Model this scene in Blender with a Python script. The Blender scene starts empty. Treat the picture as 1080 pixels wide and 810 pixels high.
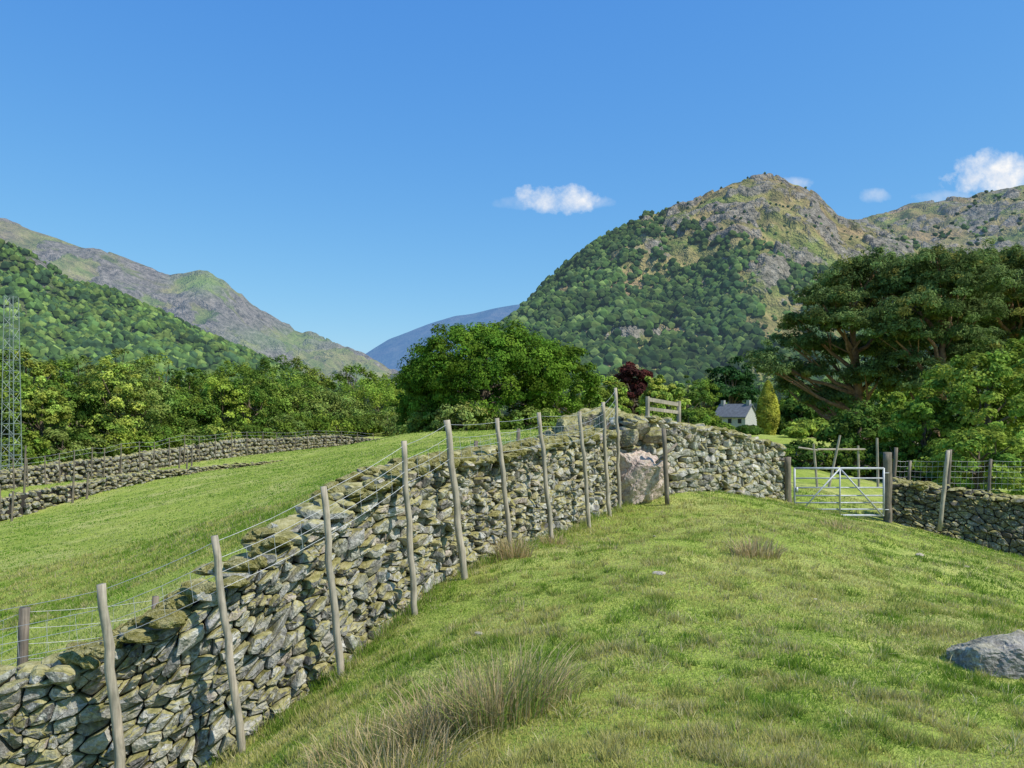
import bpy, bmesh, math, time
import numpy as np
from mathutils import Vector, Matrix
T0=time.time()
rng=np.random.default_rng(7)
F=830.0
def P(u,v,d): return np.array([(u-540)/F*d, d, -(v-430)/F*d])
sc=bpy.context.scene
# ---------------------------------------------------------------- noise
def _h(ix,iy,s):
    n=(ix.astype(np.int64)*374761393+iy.astype(np.int64)*668265263+s*1442695041)&0xffffffff
    n=((n^(n>>13))*1274126177)&0xffffffff
    return ((n^(n>>16))&0xffff)/65535.0
def vn(x,y,s=0):
    x=np.asarray(x,float);y=np.asarray(y,float)
    ix=np.floor(x);iy=np.floor(y);fx=x-ix;fy=y-iy
    fx=fx*fx*(3-2*fx);fy=fy*fy*(3-2*fy)
    a=_h(ix,iy,s);b=_h(ix+1,iy,s);c=_h(ix,iy+1,s);d=_h(ix+1,iy+1,s)
    return (a*(1-fx)+b*fx)*(1-fy)+(c*(1-fx)+d*fx)*fy
def fbm(x,y,o=4,s=0):
    r=0;a=0.5;t=0
    for i in range(o):
        r=r+a*vn(x*2**i,y*2**i,s+i);t+=a;a*=.5
    return r/t
def ridged(x,y,o=4,s=0):
    r=0;a=0.5;t=0
    for i in range(o):
        r=r+a*(1-np.abs(2*vn(x*2**i,y*2**i,s+i)-1));t+=a;a*=.5
    return r/t
def sstep(a,b,x):
    t=np.clip((x-a)/(b-a),0,1);return t*t*(3-2*t)
# ---------------------------------------------------------------- builder
class B:
    def __init__(s): s.v=[];s.c=[];s.f=[];s.ls=[];s.m=[];s.n=0
    def add(s,v,faces,col,mi=0):
        v=np.asarray(v,float);k=len(v)
        col=np.asarray(col,float)
        if col.ndim==1: col=np.tile(col[:3],(k,1))
        s.v.append(v);s.c.append(col)
        if isinstance(faces,np.ndarray):
            s.f.append((faces+s.n).ravel());s.ls.append(np.full(len(faces),faces.shape[1]));s.m.append(np.full(len(faces),mi))
        else:
            s.f.append(np.array([i+s.n for f in faces for i in f]));s.ls.append(np.array([len(f) for f in faces]));s.m.append(np.full(len(faces),mi))
        s.n+=k
    def obj(s,name,mats,smooth=False,parent=None):
        v=np.concatenate(s.v);c=np.concatenate(s.c);f=np.concatenate(s.f);ls=np.concatenate(s.ls);m=np.concatenate(s.m)
        me=bpy.data.meshes.new(name)
        me.vertices.add(len(v));me.vertices.foreach_set("co",v.astype(np.float32).ravel())
        me.loops.add(len(f));me.loops.foreach_set("vertex_index",f.astype(np.int32))
        me.polygons.add(len(ls));st=np.concatenate([[0],np.cumsum(ls)[:-1]])
        me.polygons.foreach_set("loop_start",st.astype(np.int32))
        me.update(calc_edges=True)
        me.polygons.foreach_set("material_index",m.astype(np.int32))
        me.polygons.foreach_set("use_smooth",np.full(len(ls),smooth))
        a=me.color_attributes.new("Col",'FLOAT_COLOR','POINT')
        a.data.foreach_set("color",np.concatenate([c,np.ones((len(c),1))],1).astype(np.float32).ravel())
        if not isinstance(mats,(list,tuple)): mats=[mats]
        for x in mats: me.materials.append(x)
        me.update()
        o=bpy.data.objects.new(name,me);sc.collection.objects.link(o)
        if parent: o.parent=parent
        return o
    def tube(s,a,b,r0,r1,col,mi=0,n=8,cap=True,segs=1,wob=0):
        a=np.array(a,float);b=np.array(b,float);d=b-a;L=np.linalg.norm(d);d/=L
        up=np.array([0,0,1.]) if abs(d[2])<.9 else np.array([1.,0,0])
        x=np.cross(d,up);x/=np.linalg.norm(x);y=np.cross(d,x)
        th=np.arange(n)*2*math.pi/n
        V=[]
        for i in range(segs+1):
            t=i/segs;r=r0+(r1-r0)*t
            off=(rng.normal(size=3)*wob) if 0<i<segs else 0
            rr=r*(1+rng.uniform(-.08,.08,n)) if wob else r*np.ones(n)
            V.append(a+d*L*t+off+np.outer(np.cos(th)*rr,x)+np.outer(np.sin(th)*rr,y))
        V=np.concatenate(V);fs=[]
        for i in range(segs):
            for j in range(n):
                k=(j+1)%n;fs.append([i*n+j,i*n+k,(i+1)*n+k,(i+1)*n+j])
        if cap: fs.append(list(range(n))[::-1]);fs.append([segs*n+j for j in range(n)])
        s.add(V,fs,col,mi)
    def box(s,c,sz,col,mi=0,R=None):
        c=np.array(c,float);h=np.array(sz)/2
        v=np.array([[x,y,z] for x in(-1,1) for y in(-1,1) for z in(-1,1)])*h
        if R is not None: v=v@np.array(R).T
        s.add(v+c,[[0,1,3,2],[4,6,7,5],[0,4,5,1],[2,3,7,6],[0,2,6,4],[1,5,7,3]],col,mi)
# ---------------------------------------------------------------- materials
def newmat(name):
    m=bpy.data.materials.new(name);m.use_nodes=True;nt=m.node_tree;nt.nodes.clear()
    return m,nt
def N(nt,t,**k):
    n=nt.nodes.new(t)
    for a,b in k.items(): setattr(n,a,b)
    return n
def L(nt,a,b): nt.links.new(a,b)
def noise(nt,scale,detail=4,rough=.55,vec=None):
    n=N(nt,'ShaderNodeTexNoise');n.inputs['Scale'].default_value=scale;n.inputs['Detail'].default_value=detail;n.inputs['Roughness'].default_value=rough
    if vec is not None: L(nt,vec,n.inputs['Vector'])
    return n.outputs['Fac']
def ramp(nt,fac,stops):
    r=N(nt,'ShaderNodeValToRGB');e=r.color_ramp.elements
    while len(e)<len(stops): e.new(.5)
    for i,(p,c) in enumerate(stops):
        e[i].position=p;e[i].color=(*c,1) if len(c)==3 else c
    L(nt,fac,r.inputs[0]);return r.outputs[0]
def mix(nt,f,a,b,bt='MIX'):
    m=N(nt,'ShaderNodeMix',data_type='RGBA',blend_type=bt)
    for i,x in ((0,f),(6,a),(7,b)):
        if isinstance(x,(int,float)): m.inputs[i].default_value=x
        elif isinstance(x,tuple): m.inputs[i].default_value=(*x,1)
        else: L(nt,x,m.inputs[i])
    return m.outputs[2]
def mth(nt,op,a,b=0.0,c=None,clamp=False):
    m=N(nt,'ShaderNodeMath',operation=op);m.use_clamp=clamp
    for i,x in enumerate((a,b,c)):
        if x is None: continue
        if isinstance(x,(int,float)): m.inputs[i].default_value=x
        else: L(nt,x,m.inputs[i])
    return m.outputs[0]
def objco(nt): return N(nt,'ShaderNodeTexCoord').outputs['Object']
def finish(nt,col,rough=.9,bump=None,bstr=.3,bdist=.02,haze=0,hcol=(.36,.52,.78),trans=0,metal=0,spec=.2,simple=False):
    out=N(nt,'ShaderNodeOutputMaterial')
    if simple:
        p=N(nt,'ShaderNodeBsdfDiffuse');cin=p.inputs['Color']
    else:
        p=N(nt,'ShaderNodeBsdfPrincipled');p.inputs['Roughness'].default_value=rough;p.inputs['Metallic'].default_value=metal
        p.inputs['Specular IOR Level'].default_value=spec;cin=p.inputs['Base Color']
    if isinstance(col,tuple): cin.default_value=(*col,1)
    else: L(nt,col,cin)
    if bump is not None:
        b=N(nt,'ShaderNodeBump');b.inputs['Strength'].default_value=bstr;b.inputs['Distance'].default_value=bdist
        L(nt,bump,b.inputs['Height']);L(nt,b.outputs[0],p.inputs['Normal'])
    s=p.outputs[0]
    if trans:
        t=N(nt,'ShaderNodeBsdfTranslucent')
        if isinstance(col,tuple): t.inputs[0].default_value=(*col,1)
        else: L(nt,col,t.inputs[0])
        mx=N(nt,'ShaderNodeMixShader');mx.inputs[0].default_value=trans;L(nt,s,mx.inputs[1]);L(nt,t.outputs[0],mx.inputs[2]);s=mx.outputs[0]
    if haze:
        e=N(nt,'ShaderNodeEmission');e.inputs[0].default_value=(*hcol,1)  # aerial haze painted into the material: fixed glow mixed over the surface
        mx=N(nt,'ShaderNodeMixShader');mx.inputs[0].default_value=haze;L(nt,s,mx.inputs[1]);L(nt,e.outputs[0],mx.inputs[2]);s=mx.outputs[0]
    L(nt,s,out.inputs[0])
def attr(nt): return N(nt,'ShaderNodeAttribute',attribute_name='Col').outputs['Color']
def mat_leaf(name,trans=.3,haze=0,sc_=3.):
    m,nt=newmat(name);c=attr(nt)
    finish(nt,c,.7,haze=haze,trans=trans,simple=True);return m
def mat_stone(name,moss=.5,mlo=.45,stain=.45,lich_=.85,bs=.9):
    m,nt=newmat(name);co=objco(nt);c=attr(nt)
    n1=noise(nt,9,4,.65,co);n2=noise(nt,45,3,.7,co);n3=noise(nt,3.2,3,.6,co)
    c=mix(nt,1.,c,ramp(nt,n1,[(.3,(.62,.60,.57)),(.5,(1,1,1)),(.7,(1.22,1.2,1.15))]),'MULTIPLY')
    c=mix(nt,1.,c,ramp(nt,n2,[(.3,(.55,.55,.55)),(.65,(1.2,1.2,1.2))]),'MULTIPLY')
    lich=ramp(nt,noise(nt,18,5,.75,co),[(.53,(0,0,0)),(.59,(1,1,1))])
    lm=mth(nt,'MULTIPLY',lich,ramp(nt,n3,[(.40,(0,0,0)),(.58,(lich_,lich_,lich_))]))
    c=mix(nt,lm,c,(.60,.585,.52))
    stn=ramp(nt,noise(nt,4.5,4,.65,co),[(.52,(0,0,0)),(.66,(stain,stain,stain))])
    c=mix(nt,stn,c,(.22,.20,.09))
    g=N(nt,'ShaderNodeNewGeometry');sx=N(nt,'ShaderNodeSeparateXYZ');L(nt,g.outputs['Normal'],sx.inputs[0])
    up=mth(nt,'ADD',sx.outputs[2],mth(nt,'MULTIPLY',mth(nt,'SUBTRACT',n3,.5),1.8))
    ms=ramp(nt,up,[(mlo,(0,0,0)),(mlo+.3,(moss,moss,moss))])
    mc=ramp(nt,n1,[(.35,(.16,.15,.04)),(.5,(.32,.29,.11)),(.66,(.46,.42,.22))])
    c=mix(nt,ms,c,mc)
    b=mth(nt,'ADD',mth(nt,'MULTIPLY',n1,1.),mth(nt,'MULTIPLY',n2,.5))
    finish(nt,c,.92,bump=b,bstr=bs,bdist=.025,simple=True);return m
def mat_wood(name,c0=(.42,.34,.23),c1=(.24,.19,.13)):
    m,nt=newmat(name);co=objco(nt)
    mp=N(nt,'ShaderNodeMapping');mp.inputs['Scale'].default_value=(30,30,1.5);L(nt,co,mp.inputs[0])
    n=noise(nt,1.5,5,.6,mp.outputs[0]);n2=noise(nt,4,4,.6,co)
    c=ramp(nt,n,[(.3,c1),(.6,c0)]);c=mix(nt,1.,c,ramp(nt,n2,[(.3,(.6,.63,.6)),(.7,(1.2,1.15,1.1))]),'MULTIPLY')
    finish(nt,c,.85,bump=n,bstr=.7,bdist=.008);return m
def mat_flat(name,col,rough=.8,metal=0,var=.2,s=5,haze=0):
    m,nt=newmat(name);n=noise(nt,s,4,.6,objco(nt))
    a=tuple(x*(1-var) for x in col);b=tuple(min(1,x*(1+var)) for x in col)
    finish(nt,ramp(nt,n,[(.3,a),(.7,b)]),rough,metal=metal,haze=haze);return m
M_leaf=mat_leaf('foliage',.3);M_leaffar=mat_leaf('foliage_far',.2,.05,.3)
M_bark=mat_flat('bark',(.15,.12,.085),.95,var=.4,s=8);M_pinebark=mat_flat('pine_bark',(.26,.15,.09),.95,var=.45,s=6)
M_stone=mat_stone('drystone',.9,.36,.55);M_stone2=mat_stone('boulder_stone',.3,.6,.2,.7,1.);M_stone3=mat_stone('mossy_boulder_stone',.9,.15,.7)
M_core=mat_flat('wall_core',(.045,.04,.035),1)
M_wood=mat_wood('weathered_post_wood',(.47,.42,.33),(.27,.235,.185));M_wood2=mat_wood('old_dark_wood',(.25,.215,.17),(.12,.10,.08))
M_wire=mat_flat('galvanised_wire',(.5,.51,.51),.5,.4);M_galv=mat_flat('galvanised_steel',(.42,.44,.45),.55,.25,var=.2,s=12)
m,nt=newmat('grass_blades');c=attr(nt);finish(nt,c,.6,trans=.4,simple=True);M_blade=m
m,nt=newmat('moss_cushion');co=objco(nt);n_=noise(nt,10,5,.7,co);n2=noise(nt,80,3,.7,co)
cl=ramp(nt,n_,[(.3,(.18,.18,.045)),(.46,(.34,.31,.11)),(.6,(.50,.46,.24)),(.75,(.36,.37,.13))]);cl=mix(nt,1.,cl,ramp(nt,n2,[(.3,(.42,.42,.40)),(.65,(1.25,1.25,1.2))]),'MULTIPLY')
finish(nt,cl,1,bump=mth(nt,'ADD',n_,n2),bstr=1,bdist=.035,simple=True);M_moss=m
# ---------------------------------------------------------------- ground
A_path=[(-12,4.2,-4.5,-3.0),(-9,4.9,-4.3,-2.8),(-5.5,6.1,-3.9,-2.5),(-4.2,6.35,-3.72,-2.28),(-3.3,6.5,-3.45,-2.05),(-2.5,6.8,-3.02,-1.55),(-1.83,7.4,-2.64,-1.10),(-1.22,8.43,-2.27,-.73),(-.83,9.3,-2.06,-.67),(-.23,10.5,-2.0,-.66),(.29,11.3,-1.96,-.6),(1.0,12.6,-1.93,-.52),(1.52,13.6,-1.9,-.50),(2.05,14.9,-1.9,-.48)]
ctrl=[]
for (x,y,zb,zt) in A_path: ctrl.append((x,y,zb))
def C(u,v,d): p=P(u,v,d);ctrl.append(tuple(p))
for p in [(0,0,-1.62),(0,-10,-1.6),(0,3.6,-1.68),(1.5,3.6,-1.65),(3,3.6,-1.75),(-1.5,3.6,-2.3),(-.6,4.6,-2.0),(-4,2,-3.3),(-10,-2,-4.2),(10,2,-2.6),(10,-8,-2.6),(4,6,-1.95),(1.0,6.5,-1.78),(6,9.5,-2.4),(1.5,9,-1.72),(4,12,-1.8),(8,14,-2.5),(12,12,-3.4)]: ctrl.append(p)
C(440,700,6.2);C(560,600,9.2);C(700,522,15.3);C(760,518,17);C(835,531,19);C(885,546,19);C(937,548,19.2);C(1080,588,18.3);ctrl.append((16,17.3,-4.2))
C(40,670,14);C(100,620,18);C(0,590,26);C(0,550,47);C(200,570,20);C(200,545,30);C(300,520,30);C(300,488,70);C(150,508,58);C(400,482,30);C(330,540,16)
C(480,463,42);C(430,457,75);C(555,456,60);C(600,470,24);C(0,517,54);C(200,488,75);C(300,477,88);C(400,468,105);C(400,456,135);C(-300,560,55)
C(885,500,30);C(775,457,150);C(900,466,60);C(1080,520,34);C(700,455,60);C(820,470,45);C(640,470,30);C(1300,560,40)
ctrl=np.array(ctrl)
cc=1.2
D=np.sqrt(((ctrl[:,None,:2]-ctrl[None,:,:2])**2).sum(-1)+cc*cc)
n_=len(ctrl);Amat=np.zeros((n_+1,n_+1));Amat[:n_,:n_]=D-np.eye(n_)*0.15;Amat[:n_,n_]=1;Amat[n_,:n_]=1
W=np.linalg.solve(Amat,np.concatenate([ctrl[:,2],[0]]))
def H(x,y):
    x=np.asarray(x,float);y=np.asarray(y,float);sh=x.shape;x=x.ravel();y=y.ravel()
    z=np.full(x.shape,W[-1])
    for i in range(n_): z=z+W[i]*np.sqrt((x-ctrl[i,0])**2+(y-ctrl[i,1])**2+cc*cc)
    r=np.hypot(x,y)
    back=sstep(0,-12,y);z=z*(1-back)+back*-1.7
    z=np.clip(z,-9,1)
    f=sstep(120,260,r);z=z*(1-f)+f*(-7.5)
    z=z+(vn(x*.9,y*.9,5)-.5)*.10+(vn(x*2.7,y*2.7,6)-.5)*.07
    return z.reshape(sh)
g=np.sinh(np.linspace(-1,1,520)*8.2)*3.2
X,Y=np.meshgrid(g+2,g+9);Z=H(X,Y)
k=len(g);idx=np.arange(k*k).reshape(k,k)
fa=np.stack([idx[:-1,:-1],idx[:-1,1:],idx[1:,1:],idx[1:,:-1]],-1).reshape(-1,4)
m,nt=newmat('pasture');co=objco(nt)
a=noise(nt,.35,4,.55,co);b_=noise(nt,2.2,4,.65,co);c_=noise(nt,28,3,.7,co)
c1=ramp(nt,a,[(.3,(.25,.34,.06)),(.5,(.33,.40,.09)),(.7,(.44,.45,.16))])
c1=mix(nt,1.,c1,ramp(nt,b_,[(.3,(.68,.75,.66)),(.5,(1,1,1)),(.7,(1.22,1.14,1.1))]),'MULTIPLY')
c1=mix(nt,1.,c1,ramp(nt,c_,[(.3,(.5,.56,.5)),(.65,(1.2,1.15,1.15))]),'MULTIPLY')
finish(nt,c1,.95,bump=c_,bstr=.8,bdist=.04,simple=True)
bb=B();bb.add(np.stack([X.ravel(),Y.ravel(),Z.ravel()],1),fa,(0,0,0));bb.obj('ground',m,True)
# ---------------------------------------------------------------- grass blades
apx=np.array([p[0] for p in A_path]);apy=np.array([p[1] for p in A_path])
def side(x,y):
    best=np.full(x.shape,1e9);sg=np.zeros(x.shape)
    for i in range(len(apx)-1):
        ax,ay,bx,by=apx[i],apy[i],apx[i+1],apy[i+1]
        t=np.clip(((x-ax)*(bx-ax)+(y-ay)*(by-ay))/((bx-ax)**2+(by-ay)**2),0,1)
        d=np.hypot(x-ax-t*(bx-ax),y-ay-t*(by-ay));cr=(bx-ax)*(y-ay)-(by-ay)*(x-ax)
        k=d<best;best=np.where(k,d,best);sg=np.where(k,-np.sign(cr),sg)
    return sg*best
def blades(name,x,y,h,w,colr,lean=.5):
    n=len(x);z=H(x,y)-.008;th=rng.uniform(0,2*math.pi,n)
    dx=np.cos(th)*w/2;dy=np.sin(th)*w/2
    lt=rng.uniform(0,2*math.pi,n);lr=rng.uniform(.2,1.3,n)*lean*h
    v=np.empty((n,3,3));v[:,0]=np.stack([x-dx,y-dy,z],1);v[:,1]=np.stack([x+dx,y+dy,z],1);v[:,2]=np.stack([x+np.cos(lt)*lr,y+np.sin(lt)*lr,z+h],1)
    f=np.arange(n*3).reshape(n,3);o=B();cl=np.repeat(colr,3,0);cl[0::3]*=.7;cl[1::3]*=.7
    o.add(v.reshape(-1,3),f,cl);return o.obj(name,M_blade)
def gcol(x,y,n):
    t=fbm(x*.5,y*.5,4,11);t2=fbm(x*3,y*3,3,21);t3=fbm(x*9,y*9,2,27)
    a=np.array([.22,.36,.045]);b=np.array([.60,.57,.18])
    q=np.clip((t-.31)*2.6+(t2-.5)*2.2+(t3-.5)*1.5+rng.normal(0,.24,n),0,1)[:,None]
    c=a*(1-q)+b*q
    dry=(rng.random(n)<.06+.25*sstep(.50,.66,t2))
    c[dry]=np.array([.68,.60,.33])*rng.uniform(.7,1.1,(dry.sum(),1))
    return c
n=760000
uu=rng.uniform(-150,1230,n);dd=np.exp(rng.uniform(math.log(2.8),math.log(23),n))
x=(uu-540)/F*dd;y=dd;s=side(x,y);kp=(s>.02)|(y>15.2);x=x[kp];y=y[kp];s=s[kp];n=len(x)
patch=fbm(x*1.5,y*1.5,3,31);tus=sstep(.56,.68,fbm(x*6,y*6,3,41))
h=rng.uniform(.015,.042,n)*(0.45+patch+1.2*tus)*(1+.9*np.exp(-np.clip(s,0,9)/.25));w=.0038+.0009*y
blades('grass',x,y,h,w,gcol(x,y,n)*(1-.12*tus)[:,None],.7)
n=300000
uu=rng.uniform(-200,760,n);dd=np.exp(rng.uniform(math.log(6.5),math.log(110),n))
x=(uu-540)/F*dd;y=dd;s=side(x,y);kp=(s<-.6)&((y<14)|(x<y*.08+1.));x=x[kp];y=y[kp];n=len(x)
h=rng.uniform(.02,.055,n)*(1+y*.01);w=.005+.0013*y
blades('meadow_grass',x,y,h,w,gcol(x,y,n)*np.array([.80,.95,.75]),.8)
print('grass',time.time()-T0)
# ---------------------------------------------------------------- rocks
def ico(sub):
    bm=bmesh.new();bmesh.ops.create_icosphere(bm,subdivisions=sub,radius=1)
    v=np.array([q.co[:] for q in bm.verts]);f=np.array([[q.index for q in fc.verts] for fc in bm.faces]);bm.free();return v,f
def rock_proto(sub,cuts=9,rough=.05,lo=.55):
    v,f=ico(sub);v=v/np.power((np.abs(v)**4).sum(1),.25)[:,None]*.85
    for _ in range(cuts):
        nn=rng.normal(size=3);nn/=np.linalg.norm(nn);dd=rng.uniform(lo,.9)
        e=v@nn-dd;v=v-np.outer(np.clip(e,0,None)*.95,nn)
    ph=rng.uniform(0,6,3)
    v=v*(1+rough*(np.sin(v[:,0]*6+ph[0])*np.sin(v[:,1]*7+ph[1])*np.sin(v[:,2]*5+ph[2])))[:,None]+rng.normal(0,rough*.25,v.shape)
    return v,f
ROCKS=[rock_proto(2) for _ in range(24)];ROCKS_LO=[rock_proto(1,6) for _ in range(10)]
SOFT=[]
for _ in range(8):
    v,f=ico(3);ph=rng.uniform(0,9,2);v=v*(1+.5*(fbm(v[:,0]*1.6+ph[0]+v[:,2],v[:,1]*1.6+ph[1],4,_)-.5)*1.6)[:,None]+rng.normal(0,.035,v.shape);SOFT.append((v*.95,f))
def rotm(a,b,c):
    return np.array(Matrix.Rotation(a,3,'Z')@Matrix.Rotation(b,3,'Y')@Matrix.Rotation(c,3,'X'))
def scol():
    base=[(.42,.41,.37),(.36,.35,.32),(.48,.46,.40),(.29,.285,.26),(.45,.39,.33),(.37,.37,.31),(.58,.56,.51),(.19,.18,.165),(.27,.26,.23)][rng.integers(9)]
    return np.array(base)*rng.uniform(.72,1.15)
def put_rock(o,pos,sz,ang=(0,0,0),col=None,lib=None,mi=0):
    lib=lib or ROCKS;v,f=lib[rng.integers(len(lib))]
    R=rotm(*ang);o.add((v*np.array(sz)/2*1.12)@R.T+np.array(pos),f,scol() if col is None else col,mi)
def clip(poly,nx,ny,c):
    out=[];k=len(poly)
    for i in range(k):
        a=poly[i];b=poly[(i+1)%k];da=a[0]*nx+a[1]*ny-c;db=b[0]*nx+b[1]*ny-c
        if da<=0: out.append(a)
        if (da<0<db) or (db<0<da):
            t=da/(da-db);out.append((a[0]+(b[0]-a[0])*t,a[1]+(b[1]-a[1])*t))
    return out
class Path:
    def __init__(s,pts):
        p=np.array(pts,float);seg=np.hypot(*(p[1:,:2]-p[:-1,:2]).T);S=np.concatenate([[0],np.cumsum(seg)])
        ss=np.linspace(0,S[-1],max(8,int(S[-1]*6)));q=np.stack([np.interp(ss,S,p[:,i]) for i in range(4)],1)
        for _ in range(3): q[1:-1]=(q[:-2]+2*q[1:-1]+q[2:])/4
        d=np.hypot(*(q[1:,:2]-q[:-1,:2]).T);s.S=np.concatenate([[0],np.cumsum(d)]);s.q=q;s.L=s.S[-1]
        t=np.gradient(q[:,:2],axis=0);t/=np.linalg.norm(t,axis=1)[:,None]
        for _ in range(3): t[1:-1]=(t[:-2]+2*t[1:-1]+t[2:])/4
        s.t=t
    def at(s,a):
        x=[np.interp(a,s.S,s.q[:,i]) for i in range(4)];tx=np.interp(a,s.S,s.t[:,0]);ty=np.interp(a,s.S,s.t[:,1]);l=np.hypot(tx,ty)
        return x,(tx/l,ty/l)
def stone_wall(name,pts,th=.58,sw=(.06,.25),sh=(.045,.135),both=True,cope=True,tint=1.,end_caps=True,copeh=(.06,.17),moss_n=0,bigf=.05):
    """pts: (x,y,zbase,ztop) along front face; front normal is to the right of travel"""
    pa=Path(pts);o=B();HM=max(p[3]-p[2] for p in pts)+.15;an=.64
    def mp(s_,h_,dep,face):
        (x,y,zb,zt),(tx,ty)=pa.at(s_);nx,ny=ty,-tx
        fr=h_/HM;lean=-.10*fr
        bulge=.08*(vn(s_*1.1,h_*1.3,3)-.5)
        zz=zb-.15+(zt-.06-zb+.15)*fr
        off=(dep+lean+bulge) if face==0 else (-th-dep-lean)
        return np.stack([x+nx*off,y+ny*off,zz],-1)
    for face in ((0,1) if both else (0,)):
        f_=1. if face==0 else 1.4
        seeds=[];hh=0
        while hh<HM:
            rh=rng.uniform(*sh)*f_;s_=-rng.uniform(0,.2);ph=rng.uniform(0,6)
            while s_<pa.L:
                w=(rng.uniform(*sw) if rng.random()<.75 else rng.uniform(sw[0]*.6,sw[0]*1.3))*f_
                seeds.append((min(max(s_+w/2,0.01),pa.L-.01)*an,hh+rh/2+rng.uniform(-.55,.55)*rh+.03*math.sin(s_*1.7+ph)));s_+=w
            hh+=rh
        sd=np.array(seeds);order=np.argsort(sd[:,0]);sd=sd[order]
        big=rng.random(len(sd))<bigf;keep=np.ones(len(sd),bool)
        for i in np.where(big)[0]:
            if not keep[i]: continue
            R_=rng.uniform(.06,.14)
            lo=np.searchsorted(sd[:,0],sd[i,0]-R_);hi=np.searchsorted(sd[:,0],sd[i,0]+R_)
            dx=sd[lo:hi,0]-sd[i,0];dy=sd[lo:hi,1]-sd[i,1];q=(dx*dx+dy*dy<R_*R_);q[i-lo]=False;keep[lo:hi][q]=False
        sd=sd[keep]
        for i in range(len(sd)):
            px,py=sd[i];lo=np.searchsorted(sd[:,0],px-.3);hi=np.searchsorted(sd[:,0],px+.3)
            nb=sd[lo:hi];dx=nb[:,0]-px;dy=nb[:,1]-py;d2=dx*dx+dy*dy;sel=(d2>1e-9)&(d2<.09)
            poly=[(px-.2,py-.2),(px+.2,py-.2),(px+.2,py+.2),(px-.2,py+.2)]
            dx=dx[sel];dy=dy[sel];od=np.argsort(d2[sel])[:14]
            for j in od:
                poly=clip(poly,dx[j],dy[j],dx[j]*(px+dx[j]/2)+dy[j]*(py+dy[j]/2))
                if len(poly)<3: break
            if len(poly)<3: continue
            q=np.array(poly);q[:,0]/=an;q[:,1]=np.clip(q[:,1],0,HM);q[:,0]=np.clip(q[:,0],0,pa.L)
            nxt=np.roll(q,-1,0);r1=rng.uniform(.07,.25);q=np.stack([q*(1-r1)+nxt*r1,q*r1+nxt*(1-r1)],1).reshape(-1,2)
            c=q.mean(0);e=q-c;k=len(q)
            if np.ptp(q[:,0])<.02 or np.ptp(q[:,1])<.012: continue
            pr=rng.normal(0,.036);tl=rng.normal(0,.24,2);shk=rng.uniform(.89,1.0)
            ring=[]
            for scl,dp,jt in ((shk*.95,-.14,0),(shk,-.012,.0035),(shk*.91,.014,.004),(shk*.55,.026,.006)):
                ee=e*scl+rng.normal(0,jt,(k,2)) if jt else e*scl
                dep=pr+dp+(ee@tl if dp>-.1 else 0)+(rng.normal(0,jt*1.4,k) if jt else 0)
                ring.append(mp(c[0]+ee[:,0],c[1]+ee[:,1],dep,face))
            ring.append(mp(c[0],c[1],pr+.029,face)[None])
            V=np.concatenate(ring);fs=[]
            for rr in range(3):
                for j in range(k):
                    j2=(j+1)%k;f=[rr*k+j,rr*k+j2,(rr+1)*k+j2,(rr+1)*k+j];fs.append(f if face==0 else f[::-1])
            for j in range(k):
                f=[3*k+j,3*k+(j+1)%k,4*k];fs.append(f if face==0 else f[::-1])
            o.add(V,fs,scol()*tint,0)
    ss=np.linspace(0,pa.L,int(pa.L*4)+2);(x,y,zb,zt),(tx,ty)=pa.at(ss);nx,ny=ty,-tx
    V=[]
    for off,hb in ((-.09,0),(-.20,1),(-th+.17,1),(-th+.06,0)):
        V.append(np.stack([x+nx*off,y+ny*off,(zb-.3) if hb==0 else (zt-.07)],1))
    V=np.stack(V,1).reshape(-1,3);fs=[]
    for i in range(len(ss)-1):
        for j in range(3): a=i*4+j;fs.append([a,a+4,a+5,a+1])
    fs.append([0,1,2,3]);e_=(len(ss)-1)*4;fs.append([e_+3,e_+2,e_+1,e_])
    o.add(V,fs,(.05,.05,.05),1)
    if cope:
        for row,(o0,cnt) in enumerate(((-.13,1),(-th/2,1),(-th+.13,1))):
            s_=-.05
            while s_<pa.L:
                w=rng.uniform(.10,.38);hgt=rng.uniform(*copeh)
                (x,y,zb,zt),(tx,ty)=pa.at(s_+w/2);off=o0+rng.uniform(-.06,.06)
                a=math.atan2(ty,tx)
                up=.03 if row==1 else 0
                put_rock(o,(x+ty*off,y-tx*off,zt-.03+up+rng.uniform(-.03,.04)),(w*1.08,rng.uniform(.2,.36),hgt),(a+rng.uniform(-.35,.35),rng.uniform(-.25,.25),rng.uniform(-.25,.25)),scol()*tint*1.05)
                s_+=w*.95
        for _ in range(int(moss_n*pa.L)):
            s_=rng.uniform(0,pa.L)
            if vn(s_*1.3,0,9)<.25: continue
            (x,y,zb,zt),(tx,ty)=pa.at(s_);off=rng.uniform(-th,.03);a=math.atan2(ty,tx)+rng.normal(0,.4)
            q=rng.uniform(.10,.34);put_rock(o,(x+ty*off,y-tx*off,zt+rng.uniform(.015,.05)-(.05 if off>-.07 else 0)),(q,q*.7,rng.uniform(.06,.13)),(a,rng.uniform(-.2,.2),rng.uniform(-.2,.2)),(.2,.2,.1),SOFT,2)
    if end_caps:
        for s_ in (0,pa.L):
            (x,y,zb,zt),(tx,ty)=pa.at(s_);a=math.atan2(ty,tx);hz=zb-.05
            while hz<zt-.05:
                hh=rng.uniform(.1,.2)
                for f_ in (-.15,-th+.15):
                    put_rock(o,(x+ty*f_,y-tx*f_,hz+hh/2),(rng.uniform(.2,.35),rng.uniform(.25,.4),hh*1.1),(a+rng.uniform(-.2,.2),0,0),scol()*tint)
                hz+=hh*.9
    return o.obj(name,[M_stone,M_core,M_moss])
stone_wall('dry_stone_wall',A_path,moss_n=24)
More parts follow.
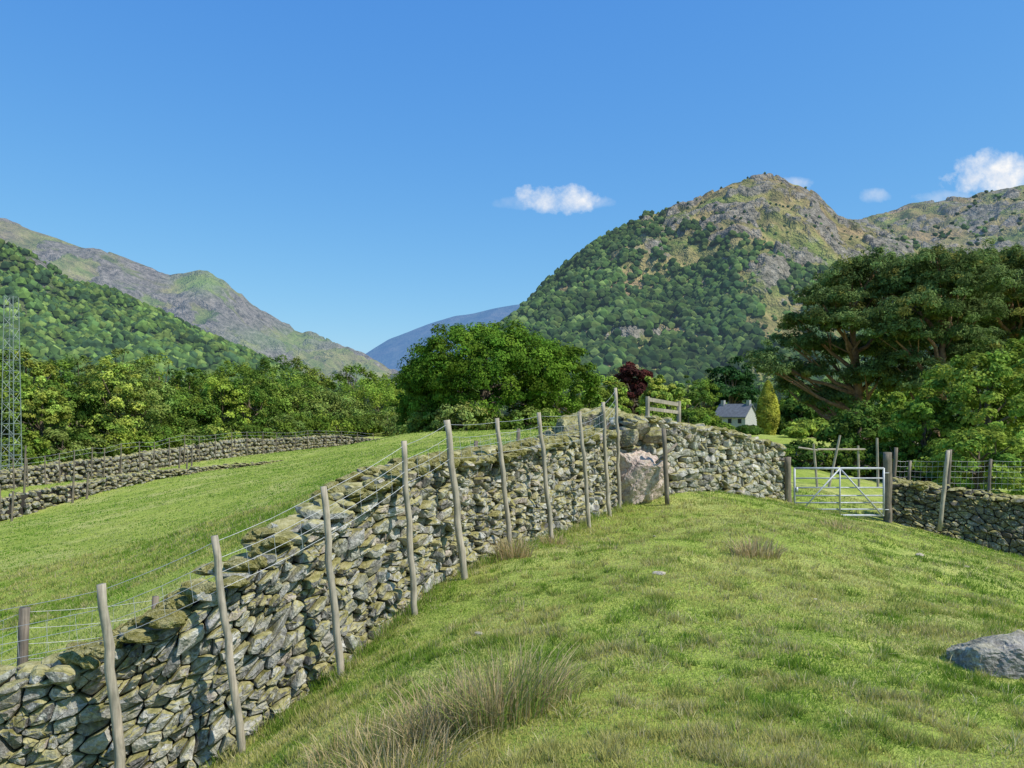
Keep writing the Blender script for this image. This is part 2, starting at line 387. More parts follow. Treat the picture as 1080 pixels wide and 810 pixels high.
B_path=[(*P(668,0,14.9)[:2],-1.95,-.22),(*P(690,0,15.3)[:2],-1.85,-.2),(*P(740,0,16.5)[:2],-1.95,-.42),(*P(790,0,17.8)[:2],-2.1,-.62),(*P(828,0,19)[:2],-2.5,-.98)]
stone_wall('dry_stone_wall',B_path,sw=(.12,.34),sh=(.09,.19),tint=1.08,moss_n=8)
C_path=[(*P(943,0,19.3)[:2],-2.85,-1.85),(*P(1000,0,18.9)[:2],-3.15,-1.95),(*P(1080,0,18.3)[:2],-3.6,-2.2),(13.8,17.9,-3.9,-2.5),(17,17.2,-4.4,-3.0)]
stone_wall('dry_stone_wall',C_path,sw=(.14,.34),sh=(.08,.17),tint=.42,moss_n=10)  # low tint paints this wall's shaded look into the stone colours
print('walls',time.time()-T0)
def far_wall(name,pts,w=(.3,.65),rows=5):
    pa=Path(pts);o=B()
    for side_ in (0,1):
        s_=0
        while s_<pa.L:
            st=rng.uniform(*w);(x,y,zb,zt),(tx,ty)=pa.at(s_);hr=(zt-zb+.2)/rows
            for r in range(rows):
                if rng.random()<.10 and r==rows-1: continue
                put_rock(o,(x+tx*rng.uniform(-.25,.25)+ty*(-.4*side_),y+ty*rng.uniform(-.25,.25)-tx*(-.4*side_),zb-.2+hr*(r+.5)+rng.uniform(-.1,.1)),(st*rng.uniform(.6,1.2),.5,hr*1.15*rng.uniform(.75,1.3)),(math.atan2(ty,tx)+rng.uniform(-.3,.3),rng.uniform(-.3,.3),0),scol()*rng.uniform(.5,.9),ROCKS_LO)
            s_+=st*.8
    (ss)=np.linspace(0,pa.L,40);(x,y,zb,zt),(tx,ty)=pa.at(ss)
    V=np.stack([np.stack([x,y,zb-.5],1),np.stack([x,y,zt-.15],1)],1).reshape(-1,3)+np.array([0,.2,0])
    o.add(V,np.array([[i*2,i*2+2,i*2+3,i*2+1] for i in range(39)]),(.05,.05,.05),1)
    return o.obj(name,[M_stone,M_core])
def fw(uvd): 
    r=[]
    for u,vb,vt,d in uvd:
        p=P(u,vb,d);r.append((p[0],p[1],float(H(p[0:1],p[1:2])[0])-.05,P(u,vt,d)[2]))
    return r
far_wall('field_wall',fw([(-60,560,533,44),(0,550,524,47),(60,532,513,50),(105,522,505,53),(160,508,497,58),(220,500,492,64),(300,489,486,72)]))
far_wall('field_wall',fw([(-60,525,501,51),(0,517,497,54),(60,508,488,60),(110,502,483,64),(200,488,470,75),(250,482,463,82),(300,477,462,90),(350,470,459,98),(400,468,463,105)]))
far_wall('field_wall',fw([(840,468,462,62),(900,468,462,60),(980,470,463,55)]))
BR=[rock_proto(5,14,.03,.5) for _ in range(6)]
def boulder(name,pos,sz,ang=(0,0,0),col=(.33,.31,.28),mat=None,parent=None,k=None,rg=.12):
    o=B();v,f=BR[rng.integers(6) if k is None else k]
    vv=v*np.array(sz)/2*1.1
    vv=vv*(1+rg*(fbm(vv[:,0]*5+7,vv[:,1]*5+vv[:,2]*4,5,3)-.5)[:,None]*2)
    o.add(vv@rotm(*ang).T+np.array(pos),f,col);return o.obj(name,mat or M_stone2,parent=parent)
def gz(x,y): return float(H(np.array([x]),np.array([y]))[0])
p=P(1066,0,5.8);boulder('grass_boulder',(p[0]+.05,5.8,gz(p[0],5.8)+.06),(.98,.7,.48),(.2,.12,0),(.30,.285,.26),rg=.25)
boulder('pink_boulder',(P(676,0,15.0)[0],15.1,-1.36),(1.1,1.3,1.5),(1.35,-.05,.1),(.60,.48,.41),rg=.28,k=2)
e=bpy.data.objects.new('boulder_pile',None);sc.collection.objects.link(e)
for i,(u,v,d,sz) in enumerate([(628,448,16.2,(1.2,1.0,.85)),(600,453,16.4,(.9,.8,.6)),(645,450,15.8,(.8,.7,.8)),(615,464,16,(1.2,1,1.0)),(650,475,15.5,(.9,.8,1.1)),(664,455,15.5,(.6,.6,.5)),(588,466,16.4,(.8,.8,.7)),(630,500,16.2,(2.2,1.6,2.0)),(660,462,15.0,(.5,.5,.4)),(672,450,15.1,(.6,.5,.4)),(688,458,15.2,(.45,.4,.35))]):
    q=P(u,v,d);boulder('boulder_%d'%(i+1),q,sz,(rng.uniform(0,3),rng.uniform(-.3,.3),0),(.26,.23,.19),parent=e,mat=M_stone3,rg=.2)
o=B()
for u,v,d,s_ in ((695,612,8.2,.10),(970,592,12,.12),(505,658,6.8,.08),(1020,605,11.5,.08),(860,640,7.5,.03),(690,560,11,.05)):
    q=P(u,v,d);put_rock(o,(q[0],d,gz(q[0],d)+.01),(s_*1.4,s_,s_*.5),(rng.uniform(0,3),0,0),np.array([.50,.44,.36]))
o.obj('scattered_stones',M_stone2)
# ---------------------------------------------------------------- posts & wires
posts=[(107,616,133,865,6.35),(226,565,257,806,6.62),(341,513,361,729,7.25),(426,465,438,657,8.3),(471,443,490,614,9.2),(524,441,541,600,10.35),(568,435,583,578,11.2),(611,434,623,567,12.5),(636,424,643,556,13.5),(649,409,654,540,14.4)]
tops=[];
fe=bpy.data.objects.new('post_and_wire_fence',None);sc.collection.objects.link(fe)
for i,(ut,vt,ub,vb,d) in enumerate(posts):
    a=P(ub,vb,d);t=P(ut,vt,d);a=a-(t-a)/np.linalg.norm(t-a)*.15;o=B()
    r=.033 if i!=4 else .042
    if i==0: r=.04
    o.tube(a,t,r*1.06,r*.90,(1,1,1),0,14,True,12,.007);o.obj('post_%d'%(i+1),M_wood,True,fe);tops.append((a,t))
tops.insert(0,(P(0,900,6.25)-np.array([1,0,0]),P(-60,660,6.2)-np.array([.6,0,0])))
def wirenet(name,ps,hs,vert=0,vr=(0,1),r=.0022,parent=None,mat=None):
    o=B()
    for (a0,t0),(a1,t1) in zip(ps[:-1],ps[1:]):
        d0=(a0-t0)/np.linalg.norm(a0-t0);d1=(a1-t1)/np.linalg.norm(a1-t1)
        for h in hs:
            p0=t0+d0*h;p1=t1+d1*h;K=6
            pts=[p0+(p1-p0)*k/K-np.array([0,0,.02*math.sin(math.pi*k/K)+rng.uniform(-.003,.003)]) for k in range(K+1)]
            for k in range(K): o.tube(pts[k],pts[k+1],r,r,(1,1,1),0,4,False)
        if vert:
            L_=np.linalg.norm(t1-t0);nv=int(L_/vert)
            for k in range(1,nv):
                f=k/nv;q0=(t0+d0*vr[0])*(1-f)+(t1+d1*vr[0])*f;q1=(t0+d0*vr[1])*(1-f)+(t1+d1*vr[1])*f
                dz=np.array([0,0,.02*math.sin(math.pi*f)]);o.tube(q0-dz,q1-dz,r*.75,r*.75,(1,1,1),0,4,False)
    return o.obj(name,mat or M_wire,False,parent)
wirenet('wire_netting',tops,(.05,.20,.32,.45),.22,(.20,.45),parent=fe)
fe2=bpy.data.objects.new('meadow_fence',None);sc.collection.objects.link(fe2)
ps=[]
for i,(u,vt,d,r) in enumerate([(-120,690,7.2,.05),(22,641,7.6,.05),(160,629,8.2,.035),(306,553,9.0,.045),(392,503,10.4,.04),(452,478,12.2,.04),(500,465,14,.04),(545,452,16.5,.04)]):
    t=P(u,vt,d);x=t[0];a=np.array([x-.05,d,gz(x,d)-.2]);t=t+np.array([.04,0,0])
    o=B();o.tube(a,t,r,r*.95,(1,1,1),0,12,True,6,.004);o.obj('post_%d'%(i+1),M_wood2,True,fe2);ps.append((a,t))
wirenet('wire_netting',ps,(.04,.2,.35,.5,.65,.8),.17,(.04,.8),r=.002,parent=fe2)
fe3=bpy.data.objects.new('wall_top_fence',None);sc.collection.objects.link(fe3)
o=B();ps=[]
for k in range(26):
    u=-20+k*16.5;vt=np.interp(u,[-20,0,60,110,200,300,400],[488,486,477,471,459,455,456]);d=np.interp(u,[-20,0,60,110,200,250,300,350,400],[53,54,60,64,75,82,90,98,105])-.8
    t=P(u+rng.uniform(-2,2),vt+rng.uniform(-1.5,2),d);a=np.array([t[0]+rng.uniform(-.1,.1),d,gz(t[0],d)-.2]);o.tube(a,t,.05,.045,(1,1,1),0,6);ps.append((a,t))
for u,vt,vb,d in ((0,515,552,46.5),(14,518,548,46),(27,470,515,53),(78,500,530,50),(93,498,524,51),(198,478,496,62),(203,470,496,63),(190,472,498,62)):
    t=P(u,vt,d);o.tube((t[0]-.1,d,gz(t[0],d)-.1),t,.07,.06,(1,1,1),0,6)
o.obj('posts',M_wood2,False,fe3);wirenet('wires',ps,(.05,.4),0,r=.008,parent=fe3)
o=B()
q0=P(683,421,16.6);q1=P(716,427,17);o.tube((q0[0],16.6,-1.6),P(683,418,16.6),.05,.045,(1,1,1),0,8);o.tube((q1[0],17,-1.7),P(716,423,17),.05,.045,(1,1,1),0,8)
o.box((P(700,424,16.8)),(.85,.05,.08),(1,1,1),R=rotm(.5,.13,0));o.box((P(700,433,16.8)),(.85,.05,.07),(1,1,1),R=rotm(.5,.1,0))
o.obj('wooden_stile',M_wood)
o=B();o.tube(P(704,534,14.6),P(700,452,14.6),.045,.04,(1,1,1),0,10,True,6,.005);o.tube(P(714,468,14.9),P(692,488,14.6),.025,.025,(1,1,1),0,8);o.obj('wall_end_post',M_wood2,True)
# ---------------------------------------------------------------- gate
gp=bpy.data.objects.new('field_gate',None);sc.collection.objects.link(gp)
gL=P(838,0,19.0);gR=P(932,0,19.1);zt0,zt1=P(838,494,19)[2],P(932,494,19.1)[2];gh=1.14
def gpt(f,h): return np.array([gL[0]+(gR[0]-gL[0])*f,gL[1]+(gR[1]-gL[1])*f,zt0+(zt1-zt0)*f-gh+h*gh])
o=B()
for f in (0,1): o.tube(gpt(f,-.01),gpt(f,1.01),.027,.027,(1,1,1),0,8)
for h in (0,1): o.tube(gpt(0,h),gpt(1,h),.027,.027,(1,1,1),0,8)
o.obj('frame',M_galv,True,gp)
o=B()
for h in (.13,.27,.42,.59,.79): o.tube(gpt(0,h),gpt(1,h),.019,.019,(1,1,1),0,8)
o.obj('rails',M_galv,True,gp)
o=B()
off=np.array([0,-.04,0])
o.tube(gpt(.5,0)+off,gpt(.5,1)+off,.02,.02,(1,1,1),0,8);o.tube(gpt(.02,0)+off,gpt(.5,1)+off,.02,.02,(1,1,1),0,8);o.tube(gpt(.98,0)+off,gpt(.5,1)+off,.02,.02,(1,1,1),0,8)
o.box(gpt(.02,.55)+off,(.05,.03,.12),(1,1,1));o.tube(gpt(1,.9),gpt(1.06,.9),.012,.012,(1,1,1));o.tube(gpt(1,.12),gpt(1.06,.12),.012,.012,(1,1,1))
o.obj('braces_and_latch',M_galv,True,gp)
for u,vt,vb,d,r,nm in ((831,482,536,18.9,.08,'gate_post'),(936,477,552,19.2,.10,'gate_post')):
    o=B();t=P(u,vt,d);o.tube(P(u,vb+8,d),t,r,r*.95,(1,1,1),0,12,True,8,.006);o.obj(nm,M_wood2,True)
fe4=bpy.data.objects.new('sheep_netting_fence',None);sc.collection.objects.link(fe4);ps=[]
for i,(ut,vt,d,r) in enumerate([(945,472,20,.05),(960,486,20,.04),(1002,474,19.6,.05),(1045,484,19.4,.04),(1090,484,19.1,.045),(1160,492,18.7,.045)]):
    t=P(ut,vt,d);a=np.array([t[0]-.12,d,gz(t[0],d)-.2]);o=B();o.tube(a,t,r,r*.9,(1,1,1),0,10,True,6,.005);o.obj('post_%d'%(i+1),M_wood2,True,fe4);ps.append((a,P(ut,max(vt,486),d)))
wirenet('netting',ps,(.0,.13,.26,.4,.55,.7),.12,(0,.7),r=.0025,parent=fe4)
o=B();o.tube(P(991,560,18.4),P(1000,475,18.5),.05,.045,(1,1,1),0,10,True,6,.005);o.obj('leaning_post',M_wood,True)
fe5=bpy.data.objects.new('lane_fence',None);sc.collection.objects.link(fe5);o=B()
for ut,vt,ub,vb,d in ((886,459,874,500,23),(858,468,862,500,24),(925,462,926,500,22.5),(905,470,906,500,25)):
    o.tube(P(ub,vb+15,d),P(ut,vt,d),.04,.035,(1,1,1),0,8)
o.tube(P(842,472,24),P(862,475,24),.03,.03,(1,1,1),0,8);o.tube(P(862,474,24),P(912,474,25),.03,.03,(1,1,1),0,8)
o.obj('posts_and_rails',M_wood,False,fe5)
# ---------------------------------------------------------------- rushes
def ribbons(o,x,y,n,rad,hmin,hmax,w,cols,droop=.35):
    for _ in range(n):
        a=rng.uniform(0,6.28);r=rad*math.sqrt(rng.random());bx=x+math.cos(a)*r;by=y+math.sin(a)*r*.7
        h=rng.uniform(hmin,hmax);da=a+rng.normal(0,.6);dr=rng.uniform(.05,droop)*h*(0.4+r/rad)
        z0=zc+(bx-x)*sx_+(by-y)*sy_
        th=rng.uniform(0,3.14);wx,wy=math.cos(th)*w/2,math.sin(th)*w/2
        V=[]
        for t,ww in ((0,1),(.4,.9),(.75,.65),(1,.1)):
            cx=bx+math.cos(da)*dr*t*t;cy=by+math.sin(da)*dr*t*t;cz=z0+h*(t-.12*t*t*dr/h*3)
            V+= [(cx-wx*ww,cy-wy*ww,cz),(cx+wx*ww,cy+wy*ww,cz)]
        c=np.array(cols[rng.integers(len(cols))])*rng.uniform(.7,1.2)
        o.add(V,np.array([[0,1,3,2],[2,3,5,4],[4,5,7,6]]),c)
green=[(.26,.34,.07),(.32,.38,.10),(.55,.45,.22),(.62,.50,.28),(.5,.4,.2)];dry=[(.66,.50,.28),(.52,.41,.20),(.60,.5,.3),(.34,.34,.12)]
for nm,cl in (('rush_clump',[(-.05,4.5,560,.30,.25,.52,green),(-.40,4.6,420,.30,.15,.40,dry),(-.75,4.6,260,.25,.12,.36,green),(.2,4.7,160,.2,.2,.4,green),(-1.0,5.0,200,.3,.1,.25,dry),(-.6,4.1,350,.35,.1,.3,dry),(-1.2,4.5,200,.3,.1,.28,dry)]),
              ('rush_clump',[(P(542,0,10)[0],10.0,260,.22,.15,.36,dry)]),('rush_clump',[(P(797,0,9.6)[0],9.6,320,.30,.12,.3,dry)]),
              ('rush_clump',[(P(885,0,13)[0],13,160,.3,.08,.2,dry)]),('rush_clump',[(P(585,0,11)[0],11,120,.2,.1,.22,dry)])):
    o=B()
    for x,y,n,rad,h0,h1,cols in cl:
        zc=gz(x,y)-.02;sx_=(gz(x+.2,y)-gz(x-.2,y))/.4;sy_=(gz(x,y+.2)-gz(x,y-.2))/.4
        ribbons(o,x,y,n,rad,h0,h1,.006 if y<6 else .010,cols,.75)
    o.obj(nm,M_blade)
o=B();pa=Path(A_path)
for _ in range(170):
    s_=rng.uniform(5,pa.L);(x,y,zb,zt),(tx,ty)=pa.at(s_);off=rng.uniform(.04,.22);x+=ty*off;y-=tx*off
    zc=gz(x,y)-.02;sx_=sy_=0;ribbons(o,x,y,22,.1,.05,.2,.006,[(.20,.34,.05),(.28,.38,.08),(.5,.46,.2)],.6)
for _ in range(200):
    u=rng.uniform(380,1080);d=math.exp(rng.uniform(math.log(3.7),math.log(13)));x=(u-540)/F*d
    if side(np.array([x]),np.array([d]))[0]<.3: continue
    zc=gz(x,d)-.01;sx_=sy_=0;ribbons(o,x,d,26,.07,.03,.10,.005,[(.22,.34,.05),(.42,.44,.14),(.68,.60,.33)],1.1)
o.obj('coarse_grass_tufts',M_blade)
print('rush',time.time()-T0)
# ---------------------------------------------------------------- trees
def leaves(o,cen,nrm,size,cols,mi=1,asp=.6,jit=.5):
    n=len(cen);nn=nrm+rng.normal(0,jit,(n,3));nn/=np.linalg.norm(nn,axis=1)[:,None]
    t=np.cross(nn,rng.normal(size=(n,3)));t/=np.linalg.norm(t,axis=1)[:,None];b=np.cross(nn,t)
    s=(size*rng.uniform(.6,1.3,n))[:,None]
    v=np.stack([cen-t*s*.5,cen+b*s*.5*asp+nn*s*.08,cen+t*s*.5,cen-b*s*.5*asp+nn*s*.08],1).reshape(-1,3)
    o.add(v,np.arange(n*4).reshape(n,4),np.repeat(cols,4,0),mi)
def crown_dirs(n,lo=-.45):
    d=rng.normal(size=(n*3,3));d/=np.linalg.norm(d,axis=1)[:,None];d=d[d[:,2]>lo][:n];return d
def broad_tree(o,base,h,w,col,nl=8000,leaf=.35,clumps=130,trunk=.18,lob=.28,low=-.5,flat=.8,cr=.1,dvar=.35):
    base=np.array(base,float);cz=h*(.5+trunk*.45);rz=h-cz;ctr=base+np.array([0,0,cz])
    sd=rng.integers(1000);col=np.array(col)*1.0
    d=crown_dirs(clumps,low);k=len(d)
    lobe=1+lob*(2*vn(d[:,0]*2.1+9+d[:,2]*1.3,d[:,1]*2.1+5-d[:,2],sd)-1)
    rr=np.where(rng.random(k)<.72,rng.uniform(.82,1.,k),rng.uniform(.45,.8,k))
    zz=np.where(d[:,2]<0,(cz-h*trunk)*.95/max(.3,-low),rz)
    cc_=ctr+np.stack([d[:,0]*w/2*lobe*rr,d[:,1]*w/2*lobe*rr,d[:,2]*zz*np.clip(lobe,.75,1.15)*rr],1)
    per=max(8,nl//k);crr=cr*w*rng.uniform(.7,1.4,k)
    dd_=crown_dirs(k*per,-.5);m_=len(dd_)//k;dd_=dd_[:m_*k].reshape(k,m_,3)
    rad=rng.uniform(.55,1.05,(k,m_,1))
    L_=cc_[:,None]+dd_*rad*crr[:,None,None]*np.array([1,1,flat])
    nr=dd_*.9+d[:,None]*.6+np.array([0,0,.4])
    cv=(1+dvar*rng.uniform(-1,1,(k,1,1)))*(1+.16*rng.normal(size=(k,m_,1)))
    hue=rng.uniform(-1,1,(k,1,1))*np.array([.18,.02,.0])
    c=np.clip(col*cv*(1+hue),.004,1)
    leaves(o,L_.reshape(-1,3),nr.reshape(-1,3),leaf,c.reshape(-1,3))
    tr=max(.12,h*.028);o.tube(base-np.array([0,0,.4]),base+np.array([0,0,h*.35]),tr*1.3,tr*.9,(1,1,1),0,9,False,4,.03)
    o.tube(base+np.array([0,0,h*.35]),base+np.array([w*.02,0,h*.75]),tr*.9,tr*.3,(1,1,1),0,7,False,4,.06)
    for j in rng.choice(k,min(k,14),replace=False):
        s0=base+np.array([0,0,h*rng.uniform(.2,.5)]);o.tube(s0,cc_[j],tr*.45,tr*.1,(1,1,1),0,6,False,4,.1)
G1=(.17,.26,.04);G2=(.27,.36,.06);G3=(.10,.17,.035);G4=(.33,.41,.08)
def T(name,u,vt,d,wpx,col,vb=None,**k):
    x=(u-540)/F*d;zb=gz(x,d) if vb is None else P(u,vb,d)[2];h=P(u,vt,d)[2]-zb
    o=B();broad_tree(o,(x,d,zb),h,wpx/F*d,col,**k);return o.obj(name,[M_bark,M_leaf])
T('oak_tree',510,344,85,170,(.12,.215,.026),nl=64000,leaf=.32,clumps=480,trunk=.02,lob=.10,low=-.6,cr=.052,flat=.85,dvar=.5)
T('oak_tree',588,362,90,85,(.125,.215,.028),nl=20000,leaf=.33,clumps=200,trunk=.02,lob=.12,low=-.6,cr=.07,dvar=.5)
T('oak_tree',450,374,92,72,(.14,.235,.03),nl=14000,leaf=.34,clumps=150,trunk=.02,lob=.15,low=-.6,cr=.08)
T('hawthorn_bush',492,424,78,60,(.28,.33,.09),nl=5000,leaf=.3,clumps=70,trunk=.02,low=-.7)
T('hawthorn_bush',455,430,82,50,(.22,.29,.06),nl=4000,leaf=.3,clumps=60,trunk=.02,low=-.7)
T('hawthorn_bush',560,432,80,60,(.20,.28,.06),nl=4000,leaf=.3,clumps=60,trunk=.02,low=-.7)
T('copper_beech_tree',668,384,112,46,(.10,.035,.03),nl=7000,leaf=.5,clumps=90,trunk=.08)
T('conifer_tree',772,377,170,48,(.04,.095,.03),nl=9000,leaf=.7,clumps=120,trunk=.03,lob=.35,low=-.7)
o=B();d=72;x=P(810,0,d)[0];zb=gz(x,d);hh=P(810,402,d)[2]-zb;n=9000
t=rng.random(n)**.8;R_=.95*np.power(np.sin(np.clip(t*.93+.07,0,1)*math.pi),.55)*(1-.45*t)*(1+.35*vn(t*9,rng.random(n)*3,4));a=rng.uniform(0,6.28,n)
cen=np.stack([x+np.cos(a)*R_,d+np.sin(a)*R_,zb+t*hh],1);leaves(o,cen,np.stack([np.cos(a),np.sin(a),np.full(n,.5)],1),.25,np.array([.42,.42,.07])*(.4+1.1*vn(a*2,t*14,8))[:,None])
o.tube((x,d,zb-.3),(x,d,zb+hh*.5),.12,.05,(1,1,1),0,6);o.obj('golden_cypress_tree',[M_bark,M_leaf])
for nm,u,vt,d,w,c in [('ash_tree',640,398,105,50,G2),('ash_tree',702,404,100,52,G4),('birch_tree',725,398,160,40,G3),('birch_tree',742,402,165,34,G1),('ash_tree',620,400,100,44,G1),('birch_tree',690,396,70,22,G4),
    ('sycamore_tree',850,408,85,60,G1),('sycamore_tree',838,425,75,34,G3),('sycamore_tree',885,400,80,70,G3),('ash_tree',930,410,62,80,G1),('shrub',735,432,60,44,G1),('shrub',690,430,45,40,G2),('shrub',650,428,40,34,G1),('shrub',720,438,38,30,G3),('shrub',757,447,60,26,G1),('shrub',790,450,62,22,G3),('shrub',960,440,48,70,G1),('shrub',860,445,70,50,G2),('shrub',892,450,70,40,G1),('shrub',838,452,60,30,G2),('shrub',925,448,52,50,G3)]:
    T(nm,u,vt,d,w,c,nl=5500 if nm!='shrub' else 3500,leaf=.4 if d>60 else .2,clumps=75,trunk=.05,low=-.65,lob=.35)
o=B()
for u in range(826,1010,13):
    d=31+rng.uniform(-.6,.6)-(u-820)*.01;x=(u-540)/F*d;zb=gz(x,d);h=P(u,rng.uniform(464,474),d)[2]-zb
    broad_tree(o,(x,d,zb-.2),h+.2,28/F*d,np.array([G1,G3,G3][rng.integers(3)])*.8,nl=1800,leaf=.13,clumps=40,trunk=.02,lob=.3,low=-.8,cr=.14)
o.obj('hedge',[M_bark,M_leaf])
T('ash_tree',1040,372,29,120,(.24,.33,.055),nl=15000,leaf=.17,clumps=150,trunk=.12,lob=.45,low=-.6,cr=.075,flat=.8)
T('ash_tree',1098,352,31,110,(.24,.33,.055),nl=12000,leaf=.17,clumps=120,trunk=.12,lob=.45,low=-.6,cr=.075,flat=.8)
T('hazel_bush',975,415,30,80,G1,nl=10000,leaf=.16,clumps=110,trunk=.03,lob=.45,low=-.7,cr=.08)
T('hazel_bush',1030,455,25,110,(.22,.31,.05),nl=10000,leaf=.14,clumps=120,trunk=.02,lob=.4,low=-.7,cr=.08)
T('hazel_bush',905,432,38,70,G3,nl=8000,leaf=.2,clumps=90,trunk=.03,lob=.4,low=-.7)
def pine(name,u,d,top_v,pads,tilt=0,col=(.145,.205,.065)):
    o=B();x=P(u,0,d)[0];zb=gz(x,d);base=np.array([x,d,zb]);topz=P(u,top_v,d)[2]
    tp=np.array([x+tilt,d,topz*.8+zb*.2]);knots=[base+(tp-base)*t+np.array([.35*math.sin(t*5+u),.3*math.cos(t*4),0])*t for t in np.linspace(0,1,9)]
    for i in range(8): o.tube(knots[i],knots[i+1],.38*(1-i/9.5),.38*(1-(i+1)/9.5),(1,1,1),0,9,False)
    for (pu,pv,pw,ph,dd_) in pads:
        c=P(pu,pv+3,d+dd_);w=pw/F*d*1.10;h=ph/F*d*1.15;kk=int(np.clip((c[2]-zb)/(tp[2]-zb)*8-1.6,1,8));s0=knots[kk]
        m1=(s0+c)/2+np.array([0,0,-.25]);o.tube(s0,m1,.13,.09,(1,1,1),0,6,False,3,.06);o.tube(m1,c-np.array([0,0,h*.2]),.09,.04,(1,1,1),0,6,False,3,.06)
        K=max(18,int(w*h*9));dr=crown_dirs(K,-.45);K=len(dr);rr=rng.uniform(.3,1.,K)[:,None]**.7
        cc_=c+dr*rr*np.array([w/2,w/2.,h/2])*(1+.18*rng.normal(size=(K,1)))
        for j in rng.choice(K,3): o.tube(m1,cc_[j],.04,.015,(1,1,1),0,5,False,2,.03)
        m_=75;q=crown_dirs(K*m_,-.5);m_=len(q)//K;q=q[:K*m_].reshape(K,m_,3)
        rad=rng.uniform(.24,.52,(K,1,1))
        Lc=cc_[:,None]+q*rad*rng.uniform(.5,1.05,(K,m_,1))*np.array([1,1,.8])
        cv=(1+.45*rng.uniform(-1,1,(K,1,1)))*(1+.18*rng.normal(size=(K,m_,1)));brn=(rng.random((K,1,1))<.10)
        cl=np.clip(np.array(col)*cv,.004,1)*np.where(brn,np.array([1.6,1.15,.95]),np.array([1,1,1]))
        leaves(o,Lc.reshape(-1,3),(q+dr[:,None]*.5+np.array([0,0,.4])).reshape(-1,3),.22,cl.reshape(-1,3),asp=.36)
    o.obj(name,[M_pinebark,M_leaf])
pine('scots_pine_tree',905,44,262,[(925,277,60,26,0),(892,294,60,30,1),(960,290,70,32,-1),(868,312,60,26,-1),(915,308,90,36,1.5),(850,338,50,22,0),(890,338,70,30,-2),(935,335,80,36,2),(838,360,50,20,0),(872,366,60,26,2),(818,385,46,22,-1),(850,390,60,26,1),(905,368,70,30,3),(925,395,70,30,-1),(870,418,60,26,1),(832,405,40,18,2),(804,374,24,12,0),(900,322,60,30,3),(945,360,60,30,2)],-.3)
pine('scots_pine_tree',985,41,262,[(990,277,80,30,0),(955,300,60,30,1),(1010,300,80,34,-1),(970,325,80,34,-1.5),(1020,330,80,36,1.5),(945,350,60,26,-1),(990,355,90,34,1),(1030,370,70,30,0),(955,380,60,28,0),(1000,398,80,34,-1),(985,305,70,34,2),(1000,335,70,34,3),(960,405,60,30,2)],.2)
pine('scots_pine_tree',1060,46,262,[(1050,277,80,30,0),(1090,274,80,34,1),(1035,300,80,34,-1),(1085,308,100,40,-1.5),(1050,338,90,36,1.5),(1100,348,80,36,-1),(1060,372,100,34,1),(1140,330,90,50,0),(1130,290,80,40,0),(1065,320,80,36,3)],.2,(.155,.21,.065))
print('trees',time.time()-T0)
o=B()
tops_u=[-80,0,40,100,150,200,230,280,320,360,400,440];tops_v=[362,374,368,370,378,384,390,384,387,381,393,400]
cols=[(.27,.37,.055),(.19,.29,.045),(.33,.41,.075),(.12,.20,.035),(.23,.31,.075)]
for u in np.arange(-110,440,26):
    u=u+rng.uniform(-8,8);d=np.interp(u,[-110,0,400],[72,82,135])+rng.uniform(-2,6);vt=np.interp(u,tops_u,tops_v)+rng.uniform(2,42)
    x=(u-540)/F*d;zb=gz(x,d);h=P(u,vt,d)[2]-zb;w=rng.uniform(50,86)/F*d
    broad_tree(o,(x,d,zb),h,w,cols[rng.integers(5)],nl=10000,leaf=.33,clumps=150,trunk=.04,lob=.2,low=-.6,cr=.078,flat=.9,dvar=.45)
for u in np.arange(-110,440,28):
    u=u+rng.uniform(-8,8);d=np.interp(u,[-110,0,400],[110,120,170])+rng.uniform(0,10);vt=np.interp(u,tops_u,tops_v)+rng.uniform(-8,8)
    x=(u-540)/F*d;zb=gz(x,d);h=P(u,vt,d)[2]-zb;w=rng.uniform(44,66)/F*d
    broad_tree(o,(x,d,zb),h,w,np.array(cols[rng.integers(5)])*.75,nl=4500,leaf=.5,clumps=80,trunk=.06,lob=.2,low=-.6,cr=.09,flat=.9)
for u in np.arange(-60,560,18):
    d=np.interp(u,[-60,0,400,560],[68,76,128,95]);x=(u-540)/F*d;zb=gz(x,d);h=rng.uniform(2.5,4.5) if u<420 else rng.uniform(1.5,2.5)
    broad_tree(o,(x,d,zb-.2),h,rng.uniform(36,52)/F*d,np.array(cols[rng.integers(5)])*.75,nl=1600,leaf=.4,clumps=40,trunk=.02,lob=.3,low=-.7,cr=.12)
o.obj('woodland',[M_bark,M_leaf])
o=B()
for u in np.arange(430,1500,24):
    d=rng.uniform(190,260);vt=rng.uniform(398,418) if u>600 else rng.uniform(405,415);x=(u-540)/F*d;zb=-7.5;h=P(u,vt,d)[2]-zb
    broad_tree(o,(x,d,zb),h,rng.uniform(34,56)/F*d,np.array(cols[rng.integers(5)])*rng.uniform(.5,.9),nl=1800,leaf=1.1,clumps=50,trunk=.05,lob=.3,low=-.6,cr=.1)
for u in np.arange(-400,1500,30):
    d=rng.uniform(300,360);vt=rng.uniform(392,408) if u<600 else rng.uniform(388,405);x=(u-540)/F*d;zb=-7.5;h=P(u,vt,d)[2]-zb
    broad_tree(o,(x,d,zb),h,rng.uniform(30,50)/F*d,np.array(cols[rng.integers(5)])*rng.uniform(.45,.75),nl=1000,leaf=1.8,clumps=36,trunk=.05,lob=.3,low=-.6,cr=.12)
o.obj('valley_woodland',[M_bark,M_leaffar])
print('wood',time.time()-T0)
